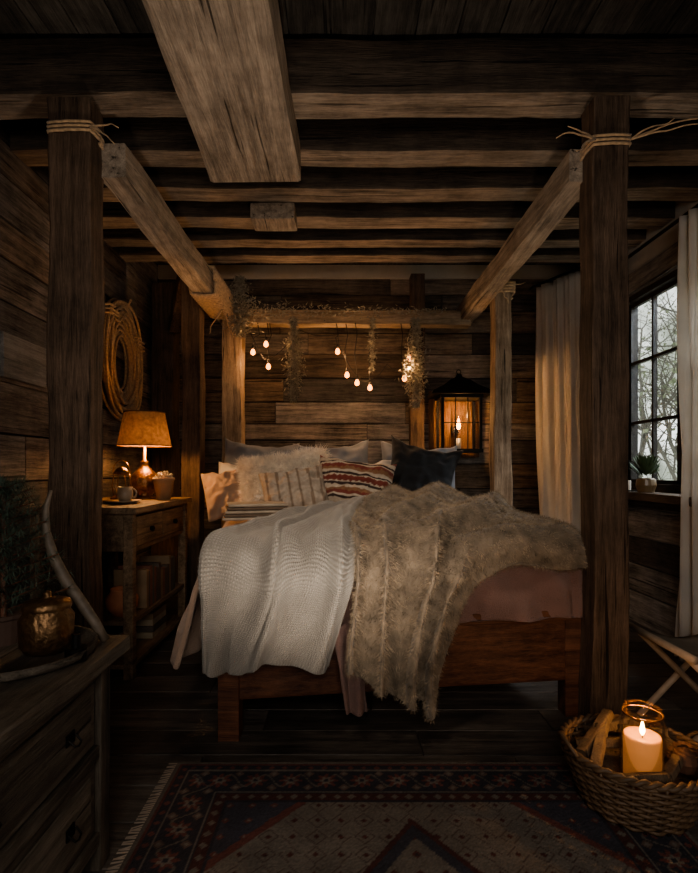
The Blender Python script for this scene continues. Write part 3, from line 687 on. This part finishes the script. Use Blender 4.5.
def curtain(name,P0,P1,zt,zb,pl,amp,flare=0,seed=0):
    P0=Vector(P0);P1=Vector(P1); t=(P1-P0); L=t.length; t.normalize(); nrm=Vector((-t.y,t.x,0))
    def f(a,b):
        z=zt+(zb-zt)*b; s=a+.02*math.sin(a*23+seed)+.02*math.sin(b*4+a*7)
        am=amp*(.5+.5*b)*(1+.5*math.sin(a*9+seed))
        q=P0+t*(L*s*(1+flare*b))+nrm*(am*math.sin(2*pi*pl*s+.9*math.sin(b*3.5+seed))+.012*math.sin(2*pi*pl*2.3*s+b*5))+nrm*flare*.2*b
        q.z=z; return q
    o=gridmesh(name,f,int(pl*18),44,linen)
    s=o.modifiers.new('s','SOLIDIFY'); s.thickness=.004; return o
cu=curtain('curtain',(2.15,4.24,0),(1.84,4.88,0),2.86,.02,5,.035)
cu=curtain('curtain',(2.06,3.16,0),(2.04,2.45,0),2.66,.02,8,.05,.06,2)
cr=MB(); cr.tube([(2.10,2.2,2.70),(2.10,4.35,2.70)],.012,10)
for y in (2.35,4.3): cr.tube([(2.10,y,2.70),(2.25,y,2.70)],.009,8)
cr.obj('curtain_rod',[iron],smooth=True)
cr=MB(); cr.tube([(2.14,4.26,2.88),(1.82,4.91,2.88)],.010,10); cr.tube([(1.82,4.91,2.88),(1.82,5.0,2.88)],.008,8); cr.tube([(2.14,4.26,2.88),(2.26,4.26,2.88)],.008,8); cr.obj('curtain_rod',[iron],smooth=True)
random.seed(21); mb=MB()
def branch(p,d,L,r,dep):
    n=5; pts=[p.copy()]
    for i in range(n):
        d=(d+Vector((random.gauss(0,.12),random.gauss(0,.12),random.gauss(0,.08)))).normalized(); p=p+d*L/n; pts.append(p.copy())
    mb.tube(pts,[r*(1-.5*i/n) for i in range(n+1)],5)
    if dep>0:
        for q_ in pts[2:]:
            for _ in range(2 if dep>1 else 1):
                dd=(d+Vector((random.gauss(0,.8),random.gauss(0,.8),random.gauss(.1,.6)))).normalized(); branch(q_,dd,L*.55,r*.45,dep-1)
    else:
        for j in range(4):
            c=p+Vector((random.gauss(0,.12),random.gauss(0,.12),random.gauss(0,.12))); s=Vector((random.gauss(0,1),random.gauss(0,1),random.gauss(0,1)))*.02; e=Vector((random.gauss(0,1),random.gauss(0,1),random.gauss(0,1)))*.02
            mb.add([c-s,c+e,c+s,c-e],[(0,1,2,3)],1)
for (x,y,s) in ((5.4,8.0,2.6),(6.6,11.6,3.2)):
    branch(Vector((x,y,-.5)),Vector((0,0,1)),s,.08,3)
mb.obj('garden_trees',[simple('bark',(.14,.13,.11),.9),simple('tree_leaves',(.25,.28,.18),.8)])
MB().box(2.6,30,-10,30,-.6,-.5).obj('garden_ground',[simple('frosted_grass',(.40,.43,.38),.95,nscale=3,nvar=.5)])
# ---------------------------------------------------------------- rug
rx0,rx1,ry0,ry1=-.635,1.10,.15,2.03
na,nb=330,350
xs=np.linspace(0,rx1-rx0,na+1); ys=np.linspace(0,ry1-ry0,nb+1); Xg,Yg=np.meshgrid(xs,ys); Wr,Lr=rx1-rx0,ry1-ry0
ex_=np.minimum(Xg,Wr-Xg); ey=np.minimum(Yg,Lr-Yg); e=np.minimum(ex_,ey); al=np.where(ex_<ey,Yg,Xg)
col=np.zeros(Xg.shape+(3,)); navy=np.array((.030,.028,.035)); red=np.array((.13,.047,.038)); beige=np.array((.24,.20,.165)); brown=np.array((.09,.06,.048))
col[:]=navy
def put(mask,c): col[mask]=c
put(e<.018,beige*.5); put((e>=.018)&(e<.03),red*.8)
dx0=(al%.05)-.025; put((np.abs(dx0)+np.abs(e-.045)<.012),red)
cc=.125; dx=(al%.13)-.065; dy=e-cc; rr=np.hypot(dx,dy); an=np.arctan2(dy,dx)
put((np.abs(dy-.035*np.sin(al*2*np.pi/.13))<.005)&(e>.06)&(e<.19),beige*.5)
put((rr<.034+.010*np.cos(8*an)),red); put((rr<.020+.006*np.cos(6*an)),beige*.7); put(rr<.009,navy)
dx2=((al+.065)%.13)-.065; q2=np.abs(dx2)+np.abs(np.abs(dy)-.042)
put(q2<.020,brown*1.3); put(q2<.010,beige*.7)
for k_ in (.062,.195): put(np.abs(e-k_)<.003,beige*.6)
g=(e>.20)&(e<.24); put(g,red*.5); put(g&(np.abs((al%.05)-.025)+np.abs(e-.22)<.014),beige*.6); put(np.abs(e-.244)<.004,navy)
inn=e>.248; put(inn,beige*.66)
U=Xg-Wr/2; Vv=Yg-Lr/2
dd=np.abs(U)/.46+np.abs(Vv)/.62
stp=np.round(dd*22)/22
lat=np.abs((Xg%.075)-.0375)+np.abs((Yg%.075)-.0375)
put(inn&(lat<.011),red*.6); put(inn&(lat>.030)&(lat<.034),brown)
put(inn&(stp<1.0),red*.55); put(inn&(stp<.93),navy*1.4); put(inn&(stp<.84),beige*.6)
put(inn&(stp<.84)&(lat<.016),red*.7); put(inn&(stp<.84)&(lat<.007),navy)
put(inn&(stp<.6),red*.6); put(inn&(stp<.5),navy*1.3); put(inn&(stp<.5)&(lat<.014),beige*.6); put(inn&(stp<.3),beige*.6); put(inn&(stp<.16),red)
cq=np.abs(U)/.6+np.abs(Vv)/.68; cor=inn&(cq>1.62)
put(cor,navy*1.6); put(cor&(lat<.014),red); put(cor&(lat<.006),beige*.7); put(inn&(np.abs(cq-1.62)<.03),red)
wear=0.8+.35*np.random.rand(*Xg.shape)
col*=wear[...,None]; col=np.clip(col,0,1)
me=D.meshes.new('persian_rug')
zz=.012+.0015*np.random.rand(*Xg.shape); zz[0,:]=zz[-1,:]=zz[:,0]=zz[:,-1]=.001
vs=np.stack([Xg+rx0,Yg+ry0,zz],-1).reshape(-1,3)
idx=np.arange((na+1)*(nb+1)).reshape(nb+1,na+1); F=np.stack([idx[:-1,:-1],idx[:-1,1:],idx[1:,1:],idx[1:,:-1]],-1).reshape(-1,4)
me.from_pydata(vs.tolist(),[],F.tolist())
ca=me.color_attributes.new('Col','FLOAT_COLOR','POINT'); ca.data.foreach_set('color',np.concatenate([col.reshape(-1,3),np.ones((col.shape[0]*col.shape[1],1))],1).astype(np.float32).ravel())
me.materials.append(simple('rug_pile',(.5,.5,.5),.98,attr='Col',nscale=6,nvar=.3,weave=300,bump=.5))
rug=D.objects.new('persian_rug',me); link(rug)
mb=MB(); random.seed(3)
y=ry0
while y<ry1:
    a=random.uniform(-.012,.012); w=.004
    mb.add([(rx0+.002,y-w,.008),(rx0+.002,y+w,.008),(rx0-.034,y+w+a,.003),(rx0-.034,y-w+a,.003)],[(0,1,2,3)]); y+=.012
mb.obj('fringe',[simple('rug_fringe',(.42,.35,.28),.95)],rug)
# ---------------------------------------------------------------- basket with candle
bk=empty('wicker_basket'); c=Vector((1.0,1.77,.018)); mb=MB(); wk=simple('wicker',(.14,.085,.047),.6,nscale=25,nvar=.4,bump=.3)
def br(z): return .160+.060*min(1,z/.16)
for r_ in range(14):
    z=.01+r_*.0125; pts=[]
    for i in range(120):
        a=2*pi*i/120; rr=br(z)+.006*math.cos(15*a+(r_%2)*pi); pts.append(c+Vector((rr*math.cos(a),rr*math.sin(a),z)))
    mb.tube(pts,.006,6,0,True)
for i in range(30):
    a=2*pi*i/30; mb.tube([c+Vector((br(z)*math.cos(a),br(z)*math.sin(a),z)) for z in (0,.05,.1,.15,.18)],.005,5)
for kk in range(2):
    pts=[]
    for i in range(120):
        a=2*pi*i/120; pts.append(c+Vector(((.222+.008*math.cos(20*a+kk*pi))*math.cos(a),(.222+.008*math.cos(20*a+kk*pi))*math.sin(a),.186+.007*math.sin(20*a+kk*pi))))
    mb.tube(pts,.008,6,0,True)
mb.lathe([(.001,.004),(.16,.004)],c,30)
for sx in (-1,1):
    mb.tube([c+Vector((sx*(.215+.03*math.sin(t)),.06*math.cos(t),.18+.05*math.sin(t))) for t in np.linspace(0,pi,14)],.007,6)
mb.obj('woven_body',[wk],bk,True)
mb=MB(); random.seed(4)
for (a0,b0,r_) in [((-.17,.02,.16),(-.02,.13,.25),.018),((-.16,-.06,.16),(-.05,.10,.22),.016),((-.17,.06,.17),(.0,.02,.19),.018),((-.02,.16,.18),(.15,.05,.21),.018),((.17,-.05,.17),(.06,.12,.22),.018),((.0,-.15,.15),(.16,-.02,.19),.016),((-.13,-.12,.15),(.02,-.15,.17),.015),((-.10,.13,.18),(.10,.16,.21),.018)]:
    mb.beam(c+Vector(a0),c+Vector(b0),r_*2,r_*1.7,up=(0,.3,1),jit=.004,step=.04,ch=.1)
mb.lathe([(.001,.10),(.18,.11)],c,30)
mb.obj('kindling_sticks',[wood('kindling',(.08,.05,.03),(.26,.19,.125),'Z')],bk)
mb=MB()
for (dx,dy,dz,r_) in ((.14,-.05,.17,.042),(.11,.08,.18,.042)):
    q0=c+Vector((dx,dy,dz))
    for k_ in range(9):
        ph=-1.3+2.6*k_/8
        for j in range(10):
            a=j*2*pi/10+k_*.3; rr=r_*math.cos(ph); p_=q0+Vector((rr*math.cos(a),rr*math.sin(a),r_*1.2*math.sin(ph))); o_=Vector((math.cos(a),math.sin(a),.5))*.012; s=Vector((-math.sin(a),math.cos(a),0))*.011
            mb.add([p_-s,p_+s,p_+o_+s*.3,p_+o_-s*.3],[(0,1,2,3)])
    mb.lathe([(.001,-r_*1.1),(r_*.7,-r_*.7),(r_*.9,0),(r_*.7,r_*.7),(.001,r_*1.1)],q0,12)
mb.obj('pinecones',[simple('pinecone',(.12,.06,.035),.8)],bk)
cj=empty('jar_candle')
cc_=Vector((1.0,1.72,.128))
mb=MB(); mb.lathe([(.001,0),(.062,0),(.069,.008),(.069,.19),(.065,.20),(.057,.215),(.059,.237),(.055,.237),(.054,.215),(.061,.20),(.065,.19),(.065,.01),(.001,.006)],cc_,40); mb.obj('glass_jar',[glassm],cj,True)
mb=MB(); mb.tube([cc_+Vector((.060*math.cos(a),.060*math.sin(a),.218)) for a in np.linspace(0,2*pi,31)[:-1]],.003,6,0,True)
mb.tube([cc_+Vector((0,0,-.105)),cc_+Vector((0,0,-.001))],.05,20)
mb.obj('jar_wire_and_stand',[brass],cj,True)
waxm,t_,p_=nt('candle_wax'); p_.inputs['Base Color'].default_value=(.46,.22,.085,1); p_.inputs['Emission Color'].default_value=(1,.36,.10,1); p_.inputs['Emission Strength'].default_value=.30; p_.inputs['Roughness'].default_value=.5
mb=MB(); mb.lathe([(.001,.008),(.056,.008),(.057,.14),(.054,.148),(.048,.140),(.001,.136)],cc_,36); mb.obj('pillar_candle',[waxm],cj,True)
MB().tube([cc_+Vector((0,0,.135)),cc_+Vector((.002,0,.152))],.0015,6).obj('wick',[iron],cj)
MB().lathe([(.001,.145),(.006,.152),(.0085,.161),(.005,.178),(.001,.195)],cc_,12).obj('flame',[emis('flame',(1,.6,.2),30)],cj,True)
ld=D.lights.new('candle_light','POINT'); ld.energy=2.2; ld.color=(1,.5,.18); ld.shadow_soft_size=.008; lo=D.objects.new('candle_light',ld); lo.location=cc_+Vector((0,0,.25)); link(lo,cj)
mb=MB(); lw=simple('pale_stool_wood',(.42,.33,.25),.6,nscale=20,nvar=.2)
for y in (2.02,2.34):
    mb.tube([(1.22,y,.42),(1.62,y,.02)],.014,10); mb.tube([(1.62,y+.03,.42),(1.24,y+.03,.02)],.014,10)
mb.tube([(1.22,1.96,.42),(1.22,2.42,.42)],.016,10); mb.tube([(1.62,1.96,.42),(1.62,2.42,.42)],.016,10); mb.tube([(1.5,2.02,.14),(1.5,2.34,.14)],.010,8)
for v_ in range(len(mb.v)): mb.v[v_]=(mb.v[v_][0]+.14,mb.v[v_][1]+.03,mb.v[v_][2])
st_=mb.obj('folding_stool',[lw],smooth=True)
def seat(a,b): return Vector((1.36+.40*a,2.02+.38*b,.43-.05*math.sin(pi*a)))
so=gridmesh('canvas_seat',seat,12,10,simple('canvas',(.22,.185,.145),.9),st_); so.modifiers.new('s','SOLIDIFY').thickness=.006
# ---------------------------------------------------------------- world + lights
w=D.worlds.new('World'); S.world=w; w.use_nodes=True; t=w.node_tree; bg=t.nodes['Background']
tc=N(t,'ShaderNodeTexCoord'); n=N(t,'ShaderNodeTexNoise'); n.inputs['Scale'].default_value=14; n.inputs['Detail'].default_value=7; t.links.new(tc.outputs['Generated'],n.inputs['Vector'])
r=ramp(t,n.outputs[0],[(.35,(.22,.24,.20)),(.50,(.52,.54,.50)),(.62,(.92,.93,.90))]); t.links.new(r.outputs[0],bg.inputs[0]); bg.inputs[1].default_value=3.2
def area(name,loc,target,size,en,col,spot=None,blend=1):
    ld=D.lights.new(name,'SPOT' if spot else 'AREA'); ld.energy=en; ld.color=col
    if spot: ld.spot_size=math.radians(spot); ld.spot_blend=blend; ld.shadow_soft_size=size
    else: ld.size=size
    o=D.objects.new(name,ld); o.location=loc; d=Vector(target)-Vector(loc); o.rotation_euler=d.to_track_quat('-Z','Y').to_euler(); return link(o)
area('added_key_spot',(-.55,.95,2.6),(.2,3.10,.80),.16,160,(1,.86,.72),58,1)  # unseen key light, added to brighten the bed
area('added_up_fill',(.1,1.25,.10),(-.1,2.7,2.8),.12,88,(1,.86,.72),100,1)  # added spot out of view, lifts the beam undersides
area('added_room_fill',(.1,-.9,1.7),(.1,3,1.0),1.0,31,(1,.92,.84))  # added soft fill behind the camera, no lamp of the room
area('window_daylight',(3.7,3.5,4.0),(1.2,3.3,.6),1.2,340,(.82,.90,1.0))
# ---------------------------------------------------------------- camera
cd=D.cameras.new('camera'); cam=D.objects.new('camera',cd); link(cam); cam.location=(0,0,1.15); cam.rotation_euler=(pi/2,0,0)
cd.lens=520/873*36; cd.sensor_width=36; cd.shift_x=9/873; cd.shift_y=33.5/873; cd.clip_start=.05
S.camera=cam
try:
    S.view_settings.view_transform='AgX'; S.view_settings.look='AgX - Medium High Contrast'
except Exception as e_: print(e_)
